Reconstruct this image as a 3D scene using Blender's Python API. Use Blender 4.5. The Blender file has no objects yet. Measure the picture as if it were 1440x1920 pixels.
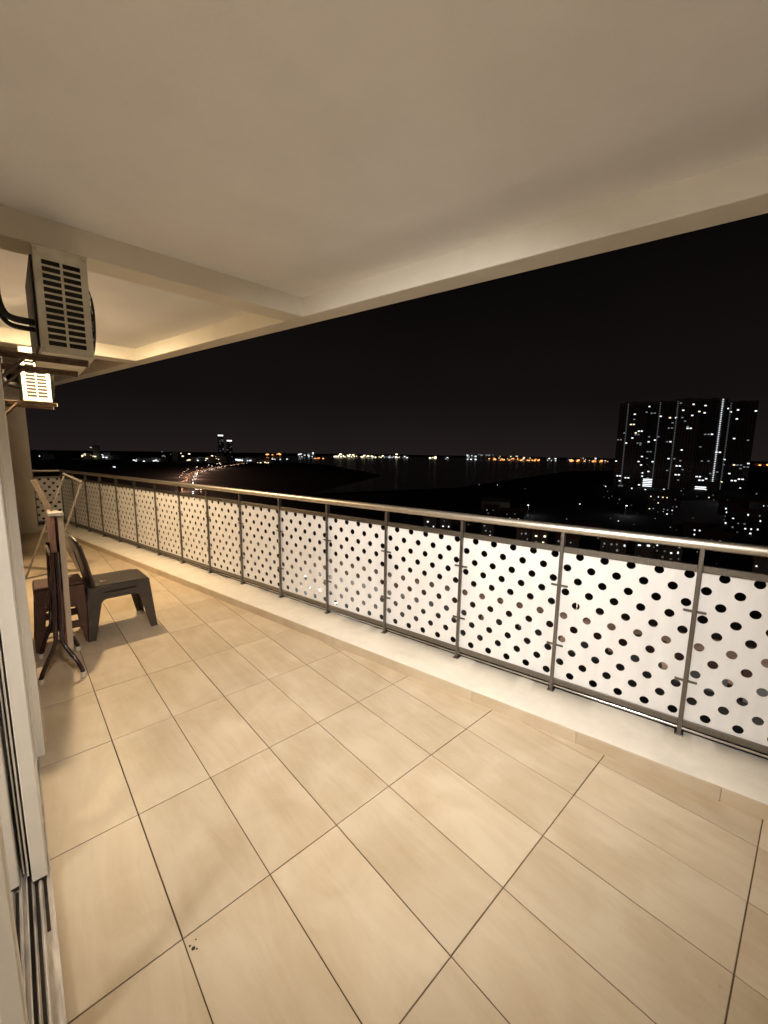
import bpy, bmesh, math, random
from mathutils import Vector, Matrix
random.seed(7)
R = math.radians
scene = bpy.context.scene
col = scene.collection

# ------------------------------------------------------------------ camera
CAM = Vector((-0.277, -1.2143, 1.5385))
cd = bpy.data.cameras.new('camera')
cam = bpy.data.objects.new('camera', cd); col.objects.link(cam)
_r = Vector((0.7367, -0.6760, 0.0152)).normalized()
_f = Vector((0.6707, 0.7277, -0.1436)).normalized()
_u = _r.cross(_f).normalized()
m = Matrix.Identity(4)
for i in range(3):
    m[i][0] = _r[i]; m[i][1] = _u[i]; m[i][2] = -_f[i]; m[i][3] = CAM[i]
cam.matrix_world = m
cd.sensor_fit = 'HORIZONTAL'; cd.sensor_width = 36.0; cd.lens = 36.0 * 760.33 / 1440.0
cd.clip_start = 0.01; cd.clip_end = 30000
scene.camera = cam

# ------------------------------------------------------------------ night sky
world = bpy.data.worlds.new('World'); scene.world = world; world.use_nodes = True
wn, wl = world.node_tree.nodes, world.node_tree.links
wn.clear()
wo = wn.new('ShaderNodeOutputWorld'); bg = wn.new('ShaderNodeBackground')
tc = wn.new('ShaderNodeTexCoord'); sx = wn.new('ShaderNodeSeparateXYZ'); rp = wn.new('ShaderNodeValToRGB')
wl.new(tc.outputs['Generated'], sx.inputs[0]); wl.new(sx.outputs['Z'], rp.inputs[0])
nzw = wn.new('ShaderNodeTexNoise'); nzw.inputs['Scale'].default_value = 2.2; nzw.inputs['Detail'].default_value = 4
mrw = wn.new('ShaderNodeMapRange'); mrw.inputs[3].default_value = 0.7; mrw.inputs[4].default_value = 1.3
wl.new(tc.outputs['Generated'], nzw.inputs['Vector']); wl.new(nzw.outputs[0], mrw.inputs[0]); wl.new(mrw.outputs[0], bg.inputs[1])   # faint uneven cloud
wl.new(rp.outputs[0], bg.inputs[0]); wl.new(bg.outputs[0], wo.inputs[0])
e = rp.color_ramp.elements
e[0].position = 0.0; e[0].color = (0.0135, 0.0103, 0.0095, 1)
e[1].position = 0.45; e[1].color = (0.0016, 0.0011, 0.0012, 1)
x = e.new(0.12); x.color = (0.0062, 0.0048, 0.0046, 1)

scene.view_settings.view_transform = 'Standard'
scene.view_settings.look = 'None'
scene.view_settings.exposure = 0.16
scene.view_settings.gamma = 1.0
scene.view_settings.use_curve_mapping = False
scene.cycles.use_denoising = True
scene.cycles.max_bounces = 7
scene.cycles.diffuse_bounces = 5
scene.cycles.sample_clamp_indirect = 4.0
scene.cycles.caustics_reflective = False
scene.cycles.caustics_refractive = False

LAMP_ROOM = 44.0       # radiance of the globe in the room behind the balcony door
LAMP_FLOOD = 420.0     # watts of the floodlight over the door
LAMP_WALL = 12.0      # radiance of the bulkhead lamp over the door, behind the camera
LAMP_BAY = 1150.0       # radiance of the dome lamp between the two cross beams

# ------------------------------------------------------------------ materials
def mat(name, color, rough=0.6, metal=0.0, noise=0.0, scale=8.0, bump=0.0, bscale=60.0, spec=0.5, emit=None, estr=0.0, stretch=None, dark=None):
    mt = bpy.data.materials.new(name); mt.use_nodes = True
    nt = mt.node_tree; n = nt.nodes; l = nt.links
    b = n['Principled BSDF']
    b.inputs['Base Color'].default_value = (*color, 1)
    b.inputs['Roughness'].default_value = rough
    b.inputs['Metallic'].default_value = metal
    b.inputs['Specular IOR Level'].default_value = spec
    if emit:
        b.inputs['Emission Color'].default_value = (*emit, 1)
        b.inputs['Emission Strength'].default_value = estr
    if noise > 0 or bump > 0:
        t = n.new('ShaderNodeTexCoord'); mp = n.new('ShaderNodeMapping')
        l.new(t.outputs['Object'], mp.inputs[0])
        if stretch: mp.inputs['Scale'].default_value = stretch
    if noise > 0:
        nz = n.new('ShaderNodeTexNoise'); nz.inputs['Scale'].default_value = scale
        nz.inputs['Detail'].default_value = 7; nz.inputs['Roughness'].default_value = 0.6
        l.new(mp.outputs[0], nz.inputs['Vector'])
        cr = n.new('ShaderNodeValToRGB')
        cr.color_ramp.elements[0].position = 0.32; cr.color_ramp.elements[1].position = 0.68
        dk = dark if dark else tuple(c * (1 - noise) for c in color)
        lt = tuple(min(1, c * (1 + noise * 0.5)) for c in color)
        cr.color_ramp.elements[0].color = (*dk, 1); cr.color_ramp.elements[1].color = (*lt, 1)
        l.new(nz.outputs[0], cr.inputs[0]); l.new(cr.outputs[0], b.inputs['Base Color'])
        mr = n.new('ShaderNodeMapRange'); mr.inputs[3].default_value = max(0.02, rough - 0.12); mr.inputs[4].default_value = min(1, rough + 0.12)
        l.new(nz.outputs[0], mr.inputs[0]); l.new(mr.outputs[0], b.inputs['Roughness'])
    if bump > 0:
        nb = n.new('ShaderNodeTexNoise'); nb.inputs['Scale'].default_value = bscale; nb.inputs['Detail'].default_value = 4
        l.new(mp.outputs[0], nb.inputs['Vector'])
        bp = n.new('ShaderNodeBump'); bp.inputs['Strength'].default_value = bump; bp.inputs['Distance'].default_value = 0.01
        l.new(nb.outputs[0], bp.inputs['Height']); l.new(bp.outputs[0], b.inputs['Normal'])
    return mt

def emission(name, color, strength):
    mt = bpy.data.materials.new(name); mt.use_nodes = True
    n = mt.node_tree.nodes; n.clear()
    o = n.new('ShaderNodeOutputMaterial'); em = n.new('ShaderNodeEmission')
    em.inputs[0].default_value = (*color, 1); em.inputs[1].default_value = strength
    mt.node_tree.links.new(em.outputs[0], o.inputs[0])
    return mt

def tile_material(name, base, vein, rough):
    mt = bpy.data.materials.new(name); mt.use_nodes = True
    nt = mt.node_tree; n = nt.nodes; l = nt.links; b = n['Principled BSDF']
    t = n.new('ShaderNodeTexCoord'); oi = n.new('ShaderNodeObjectInfo')
    ad = n.new('ShaderNodeVectorMath'); ad.operation = 'ADD'
    cmb = n.new('ShaderNodeCombineXYZ')
    mul = n.new('ShaderNodeMath'); mul.operation = 'MULTIPLY'; mul.inputs[1].default_value = 53.0
    l.new(oi.outputs['Random'], mul.inputs[0]); l.new(mul.outputs[0], cmb.inputs[0]); l.new(mul.outputs[0], cmb.inputs[1]); l.new(mul.outputs[0], cmb.inputs[2])
    l.new(t.outputs['Object'], ad.inputs[0]); l.new(cmb.outputs[0], ad.inputs[1])
    # soft clouds plus streaks along the tile
    n1 = n.new('ShaderNodeTexNoise'); n1.inputs['Scale'].default_value = 3.6; n1.inputs['Detail'].default_value = 5; n1.inputs['Distortion'].default_value = 0.6
    l.new(ad.outputs[0], n1.inputs['Vector'])
    mp = n.new('ShaderNodeMapping'); mp.inputs['Scale'].default_value = (9.0, 1.6, 1.0); mp.inputs['Rotation'].default_value = (0, 0, R(12))
    l.new(ad.outputs[0], mp.inputs[0])
    n2 = n.new('ShaderNodeTexNoise'); n2.inputs['Scale'].default_value = 1.0; n2.inputs['Detail'].default_value = 12; n2.inputs['Roughness'].default_value = 0.68; n2.inputs['Distortion'].default_value = 0.7
    l.new(mp.outputs[0], n2.inputs['Vector'])
    mx = n.new('ShaderNodeMath'); mx.operation = 'ADD'; l.new(n1.outputs[0], mx.inputs[0]); l.new(n2.outputs[0], mx.inputs[1])
    cr = n.new('ShaderNodeValToRGB'); cr.color_ramp.elements[0].position = 0.37; cr.color_ramp.elements[1].position = 0.60
    hf = n.new('ShaderNodeMath'); hf.operation = 'MULTIPLY'; hf.inputs[1].default_value = 0.5
    l.new(mx.outputs[0], hf.inputs[0]); l.new(hf.outputs[0], cr.inputs[0])
    cr.color_ramp.elements[0].color = (*vein, 1); cr.color_ramp.elements[1].color = (*base, 1)
    # slight batch difference from tile to tile
    hs = n.new('ShaderNodeHueSaturation'); mr = n.new('ShaderNodeMapRange'); mr.inputs[3].default_value = 0.93; mr.inputs[4].default_value = 1.05
    l.new(oi.outputs['Random'], mr.inputs[0]); l.new(mr.outputs[0], hs.inputs['Value']); l.new(cr.outputs[0], hs.inputs['Color'])
    # fine speckle of dirt
    n3 = n.new('ShaderNodeTexNoise'); n3.inputs['Scale'].default_value = 55; n3.inputs['Detail'].default_value = 3
    l.new(ad.outputs[0], n3.inputs['Vector'])
    c3 = n.new('ShaderNodeValToRGB'); c3.color_ramp.elements[0].position = 0.18; c3.color_ramp.elements[1].position = 0.29
    c3.color_ramp.elements[0].color = (0.80, 0.76, 0.72, 1); c3.color_ramp.elements[1].color = (1, 1, 1, 1)
    l.new(n3.outputs[0], c3.inputs[0])
    mm = n.new('ShaderNodeMix'); mm.data_type = 'RGBA'; mm.blend_type = 'MULTIPLY'; mm.inputs[0].default_value = 1.0
    l.new(hs.outputs[0], mm.inputs[6]); l.new(c3.outputs[0], mm.inputs[7]); l.new(mm.outputs[2], b.inputs['Base Color'])
    r3 = n.new('ShaderNodeMapRange'); r3.inputs[3].default_value = rough - 0.08; r3.inputs[4].default_value = rough + 0.14
    l.new(n1.outputs[0], r3.inputs[0]); l.new(r3.outputs[0], b.inputs['Roughness'])
    bp = n.new('ShaderNodeBump'); bp.inputs['Strength'].default_value = 0.05; bp.inputs['Distance'].default_value = 0.004
    l.new(n2.outputs[0], bp.inputs['Height']); l.new(bp.outputs[0], b.inputs['Normal'])
    return mt

M = {}
M['tile'] = tile_material('floor_tile', (0.605, 0.497, 0.352), (0.485, 0.372, 0.238), 0.36)
M['skirting'] = tile_material('skirting_tile', (0.56, 0.46, 0.33), (0.46, 0.36, 0.24), 0.45)
M['grout'] = mat('grout', (0.11, 0.068, 0.036), 0.9, noise=0.5, scale=3.0)
M['plaster'] = mat('plaster', (0.885, 0.89, 0.90), 0.9, noise=0.04, scale=2.2, bump=0.10, bscale=45)
M['beam'] = mat('beam_plaster', (0.80, 0.755, 0.65), 0.9, noise=0.07, scale=2.5, bump=0.10, bscale=45)
M['soffit'] = mat('shaded_stained_plaster', (0.30, 0.235, 0.16), 0.9, noise=0.55, scale=2.3, bump=0.06, bscale=35, stretch=(2.5, 1, 1))  # dark base holds the far bay's shade; the mottling is water stain
M['kerb'] = mat('kerb_plaster', (0.74, 0.675, 0.57), 0.85, noise=0.10, scale=6.0, bump=0.12, bscale=45)
M['wall'] = mat('wall_paint', (0.80, 0.755, 0.68), 0.85, noise=0.10, scale=3.0, bump=0.08, bscale=60)
M['white_room'] = mat('room_paint', (0.86, 0.85, 0.83), 0.9, noise=0.03, scale=2.0)
M['steel'] = mat('brushed_steel', (0.62, 0.57, 0.49), 0.44, metal=1.0, noise=0.14, scale=6, stretch=(40, 1.2, 40))
M['post'] = mat('post_steel', (0.21, 0.19, 0.165), 0.42, metal=1.0, noise=0.2, scale=6, stretch=(30, 30, 1.0))
M['chrome'] = mat('polished_steel', (0.68, 0.66, 0.62), 0.12, metal=1.0, noise=0.1, scale=4)
M['panel'] = mat('white_panel', (0.76, 0.745, 0.725), 0.48, noise=0.08, scale=3.0, stretch=(3, 3, 0.7))
M['alu'] = mat('white_aluminium', (0.80, 0.75, 0.66), 0.45, noise=0.06, scale=4.0, stretch=(1, 1, 0.3))
M['track'] = mat('dirty_track', (0.62, 0.55, 0.46), 0.5, noise=0.45, scale=7, stretch=(9, 1, 1))
M['dirt'] = mat('track_dirt', (0.03, 0.02, 0.014), 0.95, noise=0.5, scale=9)
M['glass'] = mat('door_glass', (0.85, 0.90, 0.87), 0.03); M['glass'].node_tree.nodes['Principled BSDF'].inputs['Transmission Weight'].default_value = 1.0
M['ac'] = mat('aged_white_casing', (0.70, 0.68, 0.58), 0.5, noise=0.13, scale=7, dark=(0.48, 0.44, 0.33))
M['void'] = mat('dark_inside', (0.008, 0.007, 0.006), 0.9, noise=0.3, scale=5)
M['fin'] = mat('coil_fins', (0.022, 0.020, 0.018), 0.6, metal=0.2, noise=0.3, scale=20)
M['bracket'] = mat('rusty_bracket', (0.15, 0.10, 0.065), 0.75, noise=0.6, scale=14)
M['bracket_pale'] = mat('lit_bracket_end', (0.72, 0.66, 0.56), 0.6, noise=0.25, scale=10)  # pale colour stands in for lamp light on the arm's end
M['pipe'] = mat('black_insulation', (0.014, 0.013, 0.014), 0.7, noise=0.4, scale=12)
M['plastic'] = mat('grey_plastic', (0.052, 0.040, 0.030), 0.40, noise=0.18, scale=9, bump=0.04, bscale=120)
M['brown'] = mat('brown_plastic', (0.10, 0.046, 0.030), 0.45, noise=0.25, scale=8)
M['ash'] = mat('litter', (0.45, 0.36, 0.26), 0.9, noise=0.5, scale=60)
M['leaf_edge'] = mat('table_edge', (0.52, 0.42, 0.31), 0.55, noise=0.12, scale=6, stretch=(1, 1, 0.2))
M['leaf_face'] = mat('table_laminate', (0.36, 0.19, 0.15), 0.5, noise=0.2, scale=5, stretch=(1, 1, 0.3))
M['leg'] = mat('maroon_tube', (0.030, 0.010, 0.010), 0.22, noise=0.3, scale=6)
M['cap'] = mat('white_cap', (0.72, 0.66, 0.55), 0.6, noise=0.15, scale=20)
M['rack'] = mat('rack_tube', (0.24, 0.215, 0.185), 0.38, metal=0.6, noise=0.15, scale=12)
M['slat'] = mat('rack_slat', (0.16, 0.13, 0.10), 0.6, noise=0.15, scale=8)
M['lamp_bay'] = emission('lamp_glass_warm', (1.0, 0.74, 0.44), LAMP_BAY)
M['lamp_room'] = emission('lamp_glass_white', (1.0, 0.955, 0.905), LAMP_ROOM)
M['lamp_wall'] = emission('lamp_glass_neutral', (1.0, 0.90, 0.78), LAMP_WALL)
M['ground'] = mat('dark_land', (0.02, 0.02, 0.018), 0.95, noise=0.5, scale=0.02)
M['water'] = mat('river_water', (0.010, 0.013, 0.016), 0.25, spec=0.2, bump=0.3, bscale=0.05)
M['asphalt'] = mat('asphalt', (0.06, 0.055, 0.05), 0.85, noise=0.3, scale=0.3)
M['yard'] = mat('concrete_yard', (0.30, 0.25, 0.21), 0.9, noise=0.35, scale=0.12)
M['paint'] = mat('road_paint', (0.75, 0.74, 0.70), 0.7, noise=0.1, scale=2)
M['tower'] = mat('tower_wall', (0.30, 0.29, 0.28), 0.8, noise=0.1, scale=0.05)
M['slab'] = mat('tower_slab', (0.38, 0.37, 0.36), 0.8, noise=0.1, scale=0.05)
M['house'] = mat('house_wall', (0.24, 0.22, 0.19), 0.85, noise=0.15, scale=0.2)
M['dark_wall'] = mat('dim_house_wall', (0.09, 0.085, 0.08), 0.9, noise=0.2, scale=0.3)
M['roof'] = mat('clay_roof', (0.30, 0.15, 0.10), 0.8, noise=0.3, scale=0.6)
M['shed_roof'] = mat('metal_shed_roof', (0.42, 0.41, 0.40), 0.5, noise=0.12, scale=0.1)
M['window_dark'] = mat('dark_window', (0.02, 0.022, 0.026), 0.15, noise=0.2, scale=1.0)
M['pole'] = mat('lamp_pole', (0.25, 0.25, 0.25), 0.5, metal=0.7, noise=0.1, scale=3)
M['e_white'] = emission('window_light_white', (0.92, 0.96, 1.0), 1.6)
M['e_dim'] = emission('window_light_dim', (0.86, 0.92, 1.0), 0.22)
M['e_faint'] = emission('window_light_faint', (1.0, 0.85, 0.65), 0.09)
M['e_warm'] = emission('window_light_warm', (1.0, 0.80, 0.52), 1.8)
M['e_orange'] = emission('sodium_light', (1.0, 0.36, 0.10), 2.6)
M['e_yellow'] = emission('shore_light_yellow', (1.0, 0.85, 0.55), 3.4)
M['e_pink'] = emission('road_light', (1.0, 0.62, 0.42), 2.0)
M['e_headlight'] = emission('headlight', (1.0, 0.95, 0.85), 4.0)
M['e_blue'] = emission('sign_light_blue', (0.12, 0.55, 1.0), 3.0)
M['e_strip'] = emission('stair_light', (0.88, 0.93, 1.0), 1.0)
M['e_strip_dim'] = emission('stair_light_dim', (0.88, 0.9, 0.95), 0.09)

# ------------------------------------------------------------------ helpers
class MB:
    def __init__(self): self.v = []; self.f = []; self.mi = []
    def add(self, vs, fs, mi=0):
        o = len(self.v); self.v += [tuple(p) for p in vs]
        self.f += [tuple(i + o for i in f) for f in fs]; self.mi += [mi] * len(fs)
        return self
    def box(self, x0, x1, y0, y1, z0, z1, mi=0):
        vs = [(x0,y0,z0),(x1,y0,z0),(x1,y1,z0),(x0,y1,z0),(x0,y0,z1),(x1,y0,z1),(x1,y1,z1),(x0,y1,z1)]
        return self.add(vs, [(3,2,1,0),(4,5,6,7),(0,1,5,4),(1,2,6,5),(2,3,7,6),(3,0,4,7)], mi)
    def cbox(self, x0, x1, y0, y1, z0, z1, c, mi=0):
        # box with chamfered vertical and horizontal edges
        vs = []
        for z, k in ((z0, c), (z0 + c, 0), (z1 - c, 0), (z1, c)):
            X0, X1, Y0, Y1 = x0 + k, x1 - k, y0 + k, y1 - k
            q = c
            vs += [(X0+q,Y0,z),(X1-q,Y0,z),(X1,Y0+q,z),(X1,Y1-q,z),(X1-q,Y1,z),(X0+q,Y1,z),(X0,Y1-q,z),(X0,Y0+q,z)]
        fs = [tuple(range(7, -1, -1)), tuple(range(24, 32))]
        for a in range(3):
            for i in range(8):
                j = (i + 1) % 8
                fs.append((a*8+i, a*8+j, a*8+8+j, a*8+8+i))
        return self.add(vs, fs, mi)
    def prism(self, poly, y0, y1, mi=0):
        # poly in (x, z), extruded along y
        n = len(poly)
        vs = [(a, y0, b) for a, b in poly] + [(a, y1, b) for a, b in poly]
        fs = [tuple(range(n)), tuple(range(2*n-1, n-1, -1))] + [(i, i+n, (i+1) % n + n, (i+1) % n) for i in range(n)]
        return self.add(vs, fs, mi)
    def prismz(self, poly, z0, z1, mi=0):
        n = len(poly)
        vs = [(a, b, z0) for a, b in poly] + [(a, b, z1) for a, b in poly]
        fs = [tuple(range(n-1, -1, -1)), tuple(range(n, 2*n))] + [(i, (i+1) % n, (i+1) % n + n, i+n) for i in range(n)]
        return self.add(vs, fs, mi)
    def tube(self, path, r, seg=10, mi=0, cap=True):
        pts = [Vector(p) for p in path]; rings = []
        up = None
        for i, p in enumerate(pts):
            t = (pts[min(i+1, len(pts)-1)] - pts[max(i-1, 0)]).normalized()
            if up is None:
                up = Vector((0, 0, 1)) if abs(t.z) < 0.9 else Vector((1, 0, 0))
            a = t.cross(up).normalized(); b = a.cross(t).normalized(); up = b
            rr = r[i] if isinstance(r, (list, tuple)) else r
            rings.append([p + a*math.cos(2*math.pi*k/seg)*rr + b*math.sin(2*math.pi*k/seg)*rr for k in range(seg)])
        vs = [q for rg in rings for q in rg]; fs = []
        for i in range(len(pts)-1):
            for k in range(seg):
                fs.append((i*seg+k, i*seg+(k+1) % seg, (i+1)*seg+(k+1) % seg, (i+1)*seg+k))
        if cap:
            fs.append(tuple(range(seg-1, -1, -1))); fs.append(tuple((len(pts)-1)*seg+k for k in range(seg)))
        return self.add(vs, fs, mi)
    def lathe(self, prof, seg=20, c=(0,0,0), mi=0, axis='z'):
        vs = []; fs = []
        for r_, h in prof:
            for k in range(seg):
                a = 2*math.pi*k/seg
                if axis == 'z': vs.append((c[0]+r_*math.cos(a), c[1]+r_*math.sin(a), c[2]+h))
                elif axis == 'x': vs.append((c[0]+h, c[1]+r_*math.cos(a), c[2]+r_*math.sin(a)))
        for i in range(len(prof)-1):
            for k in range(seg):
                fs.append((i*seg+k, i*seg+(k+1) % seg, (i+1)*seg+(k+1) % seg, (i+1)*seg+k))
        fs.append(tuple(range(seg-1, -1, -1))); fs.append(tuple((len(prof)-1)*seg+k for k in range(seg)))
        return self.add(vs, fs, mi)
    def mesh(self, name, mats, smooth=False, bevel=0.0, bseg=2):
        me = bpy.data.meshes.new(name); me.from_pydata(self.v, [], self.f)
        for mm_ in (mats if isinstance(mats, (list, tuple)) else [mats]): me.materials.append(mm_)
        for p, i in zip(me.polygons, self.mi): p.material_index = i
        bm = bmesh.new(); bm.from_mesh(me)
        bmesh.ops.recalc_face_normals(bm, faces=bm.faces)
        if bevel > 0:
            es = [e_ for e_ in bm.edges if len(e_.link_faces) == 2 and e_.calc_face_angle(0) > R(28)]
            bmesh.ops.bevel(bm, geom=es, offset=bevel, segments=bseg, profile=0.5, affect='EDGES', clamp_overlap=True)
        bm.to_mesh(me); bm.free()
        if smooth:
            for p in me.polygons: p.use_smooth = True
            try: me.set_sharp_from_angle(angle=R(40))
            except Exception: pass
        return me
    def build(self, name, mats, parent=None, smooth=False, bevel=0.0, bseg=2):
        return place(name, self.mesh(name, mats, smooth, bevel, bseg), parent)

def place(name, me, parent=None, loc=None, rz=None):
    o = bpy.data.objects.new(name, me); col.objects.link(o)
    if parent is not None: o.parent = parent
    if loc is not None: o.location = loc
    if rz is not None: o.rotation_euler = (0, 0, rz)
    return o
def empty(name, loc=(0,0,0), rz=0.0):
    o = bpy.data.objects.new(name, None); col.objects.link(o)
    o.location = loc; o.rotation_euler = (0, 0, rz); o.empty_display_size = 0.1
    return o
def tag(o, label=None, cat=None, group=None, kind=None):
    if label: o['label'] = label
    if cat: o['category'] = cat
    if group: o['group'] = group
    if kind: o['kind'] = kind
    return o
def bez(p0, p1, p2, p3, n=10):
    out = []
    for i in range(n + 1):
        t = i / n; s = 1 - t
        out.append(tuple(s**3*a + 3*s*s*t*b + 3*s*t*t*c + t**3*d for a, b, c, d in zip(p0, p1, p2, p3)))
    return out

# ------------------------------------------------------------------ layout numbers (metres)
RX0, RTH = 2.094, R(10.6)                    # railing line: point on it and its turn from the y axis
DV = Vector((-math.sin(RTH), math.cos(RTH), 0)); NV = Vector((math.cos(RTH), math.sin(RTH), 0))
def rail_pt(s, t=0.0, z=0.0): return Vector((RX0, 0, 0)) + DV*s + NV*t + Vector((0, 0, z))
KERB_IN, KERB_OUT = -0.315, 0.031
S0, PITCH = -0.8505, 0.656                   # post spacing along the railing
I0, I1 = -5, 15
S_END = S0 + PITCH*I1
Y_END = rail_pt(S_END).y
BEAM_Z, CEIL_Z = 2.65, 2.80
def beam_in(y): return 2.0 - 0.20*y
def beam_out(y): return 2.195 - 0.207*y
Y_BACK = -4.2
WALL_X = -0.268

# ------------------------------------------------------------------ floor, tile by tile
fl = MB()
fl.prismz([(-0.46, Y_BACK), (rail_pt(Y_BACK/math.cos(RTH)).x + 0.02, Y_BACK), (rail_pt(S_END).x + 0.02, Y_END + 0.05), (-0.46, Y_END + 0.05)], -0.30, -0.0028)
floor = tag(fl.build('floor', M['grout']), kind='structure')
def tile_mesh(poly):
    # bevelled tile slab from a polygon in local coordinates
    n = len(poly); cx = sum(p[0] for p in poly)/n; cy = sum(p[1] for p in poly)/n
    def ins(k): return [(p[0] + (cx-p[0])*k/max(0.02, math.hypot(p[0]-cx, p[1]-cy)), p[1] + (cy-p[1])*k/max(0.02, math.hypot(p[0]-cx, p[1]-cy))) for p in poly]
    a = ins(0.0012)
    mb = MB()
    vs = [(p[0], p[1], -0.006) for p in poly] + [(p[0], p[1], -0.0010) for p in poly] + [(p[0], p[1], 0.0) for p in a]
    fs = [tuple(range(2*n, 3*n))]
    for L in (0, n):
        for i in range(n):
            j = (i+1) % n; fs.append((L+i, L+j, L+n+j, L+n+i))
    mb.add(vs, fs)
    return mb.mesh('tile', M['tile'])
def clip(poly, f):
    out = []
    for i in range(len(poly)):
        a, b = poly[i], poly[(i+1) % len(poly)]; fa, fb = f(a), f(b)
        if fa <= 0: out.append(a)
        if fa*fb < 0:
            t = fa/(fa-fb); out.append((a[0]+(b[0]-a[0])*t, a[1]+(b[1]-a[1])*t))
    return out
G2 = 0.0021
full = tile_mesh([(-0.15+G2, -0.3+G2), (0.15-G2, -0.3+G2), (0.15-G2, 0.3-G2), (-0.15+G2, 0.3-G2)])
def kerb_side(p): return (Vector((p[0]-RX0, p[1], 0)).dot(NV)) - (KERB_IN + 0.012)
for i in range(-1, 10):
    for j in range(-7, 16):
        cx, cy = 0.15 + 0.3*i, 0.3 + 0.6*j
        if cy - 0.3 > Y_END - 0.02 or cy - 0.3 < Y_BACK: continue
        poly = [(cx-0.15+G2, cy-0.3+G2), (cx+0.15-G2, cy-0.3+G2), (cx+0.15-G2, cy+0.3-G2), (cx-0.15+G2, cy+0.3-G2)]
        fv = [kerb_side(p) for p in poly]
        if min(fv) > -0.01: continue
        if max(fv) <= 0:
            t_ = place('tile', full, floor, (cx + random.uniform(-.0004, .0004), cy + random.uniform(-.0004, .0004), random.uniform(-0.0004, 0.0003)))
        else:
            pc = clip(poly, kerb_side)
            if len(pc) < 3: continue
            t_ = place('tile', tile_mesh([(p[0]-cx, p[1]-cy) for p in pc]), floor, (cx, cy, random.uniform(-0.0004, 0.0003)))

# ------------------------------------------------------------------ kerb under the railing
kerb = tag(empty('kerb', (RX0, 0, 0), RTH), kind='structure')
kp = [(KERB_IN, -0.05), (KERB_IN, 0.062), (KERB_IN + 0.004, 0.068), (KERB_IN + 0.016, 0.074), (-0.15, 0.0765), (KERB_OUT - 0.01, 0.080), (KERB_OUT, 0.072), (KERB_OUT, -0.40), (KERB_IN + 0.1, -0.40), (KERB_IN + 0.1, -0.05)]
rk = random.Random(21); NS = 420; vs = []; fs = []; jit = [0.0]*len(kp)
for a in range(NS + 1):
    yy = Y_BACK + (S_END + 0.07 - Y_BACK)*a/NS
    for q, (px, pz) in enumerate(kp):
        am = (0, 0.0016, 0.0028, 0.0030, 0.0015, 0.001, 0.0015, 0, 0, 0)[q]
        jit[q] = 0.72*jit[q] + 0.5*am*rk.uniform(-1, 1)
        vs.append((px - abs(jit[q])*0.4, yy, pz + jit[q]))
nk = len(kp)
for a in range(NS):
    for q in range(nk): fs.append((a*nk + q, a*nk + (q+1) % nk, (a+1)*nk + (q+1) % nk, (a+1)*nk + q))
fs += [tuple(range(nk)), tuple(NS*nk + q for q in range(nk - 1, -1, -1))]
MB().add(vs, fs).build('kerb_body', M['kerb'], kerb, smooth=True)
sk = MB(); sk.cbox(-0.009, 0.0, -0.3017, 0.3017, -0.004, 0.068, 0.0012); skm = sk.mesh('skirting_tile', M['skirting'])
s = 1.405
s = s - 0.605*8
while s < S_END - 0.3:
    place('skirting_tile', skm, kerb, (KERB_IN, s + 0.3025, 0)); s += 0.605
c0 = rail_pt(S_END, 0.0)
end_kerb = MB(); end_kerb.box(-0.30, c0.x, Y_END-0.14, Y_END+0.06, -0.3, 0.0755)
tag(end_kerb.build('end_kerb', M['kerb'], None, bevel=0.006), kind='structure')

# ------------------------------------------------------------------ ceiling with beams
ce = MB(); ce.prismz([(-0.47, Y_BACK), (beam_out(Y_BACK) - 0.004, Y_BACK), (beam_out(9.1) - 0.004, 9.1), (-0.47, 9.1)], CEIL_Z, CEIL_Z + 0.2)
ceiling = tag(ce.build('ceiling', M['plaster']), kind='structure')
eb = MB()
ys = [Y_BACK + i*(9.098 - Y_BACK)/12 for i in range(13)]
eb.prismz([(beam_in(y), y) for y in ys] + [(beam_out(y), y) for y in reversed(ys)], BEAM_Z, CEIL_Z + 0.01)
tag(eb.build('edge_beam', M['beam'], None, bevel=0.008, bseg=2), kind='structure')
def cross_beam(y0, y1, mt, z0=BEAM_Z):
    b = MB(); b.prismz([(WALL_X - 0.05, y0), (beam_in(y0) + 0.03, y0), (beam_in(y1) + 0.03, y1), (WALL_X - 0.05, y1)], z0 + 0.0006, CEIL_Z + 0.01)
    return tag(b.build('cross_beam', mt, None, bevel=0.008), kind='structure')
cross_beam(1.885, 2.105, M['beam'])
cross_beam(4.89, 5.15, M['beam'])
cross_beam(-2.9, -2.68, M['plaster'])
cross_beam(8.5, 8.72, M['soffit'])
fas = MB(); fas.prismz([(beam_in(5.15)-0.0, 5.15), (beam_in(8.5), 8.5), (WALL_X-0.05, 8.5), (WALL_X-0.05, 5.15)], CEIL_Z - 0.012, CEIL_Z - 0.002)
tag(fas.build('soffit', M['soffit']), kind='structure')  # ceiling sheet of the far bay, its shade painted into the colour

# ------------------------------------------------------------------ house wall, door opening, room behind
DOOR_Y0, DOOR_Y1, DOOR_H = -2.45, 1.30, 2.42
w = MB(); w.box(-0.47, WALL_X, DOOR_Y1, 9.1, -0.3, CEIL_Z)
wall = tag(w.build('wall', M['wall'], None, bevel=0.004), kind='structure')
w = MB(); w.box(-0.47, WALL_X, Y_BACK, DOOR_Y0, -0.3, CEIL_Z)
tag(w.build('wall_behind', M['wall']), kind='structure')
w = MB(); w.box(-0.47, WALL_X, DOOR_Y0, DOOR_Y1, DOOR_H, CEIL_Z)
tag(w.build('door_lintel', M['wall']), kind='structure')
w = MB(); w.box(-0.47, 3.3, Y_BACK - 0.15, Y_BACK, -0.3, CEIL_Z)
tag(w.build('end_wall', M['wall']), kind='structure')
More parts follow.
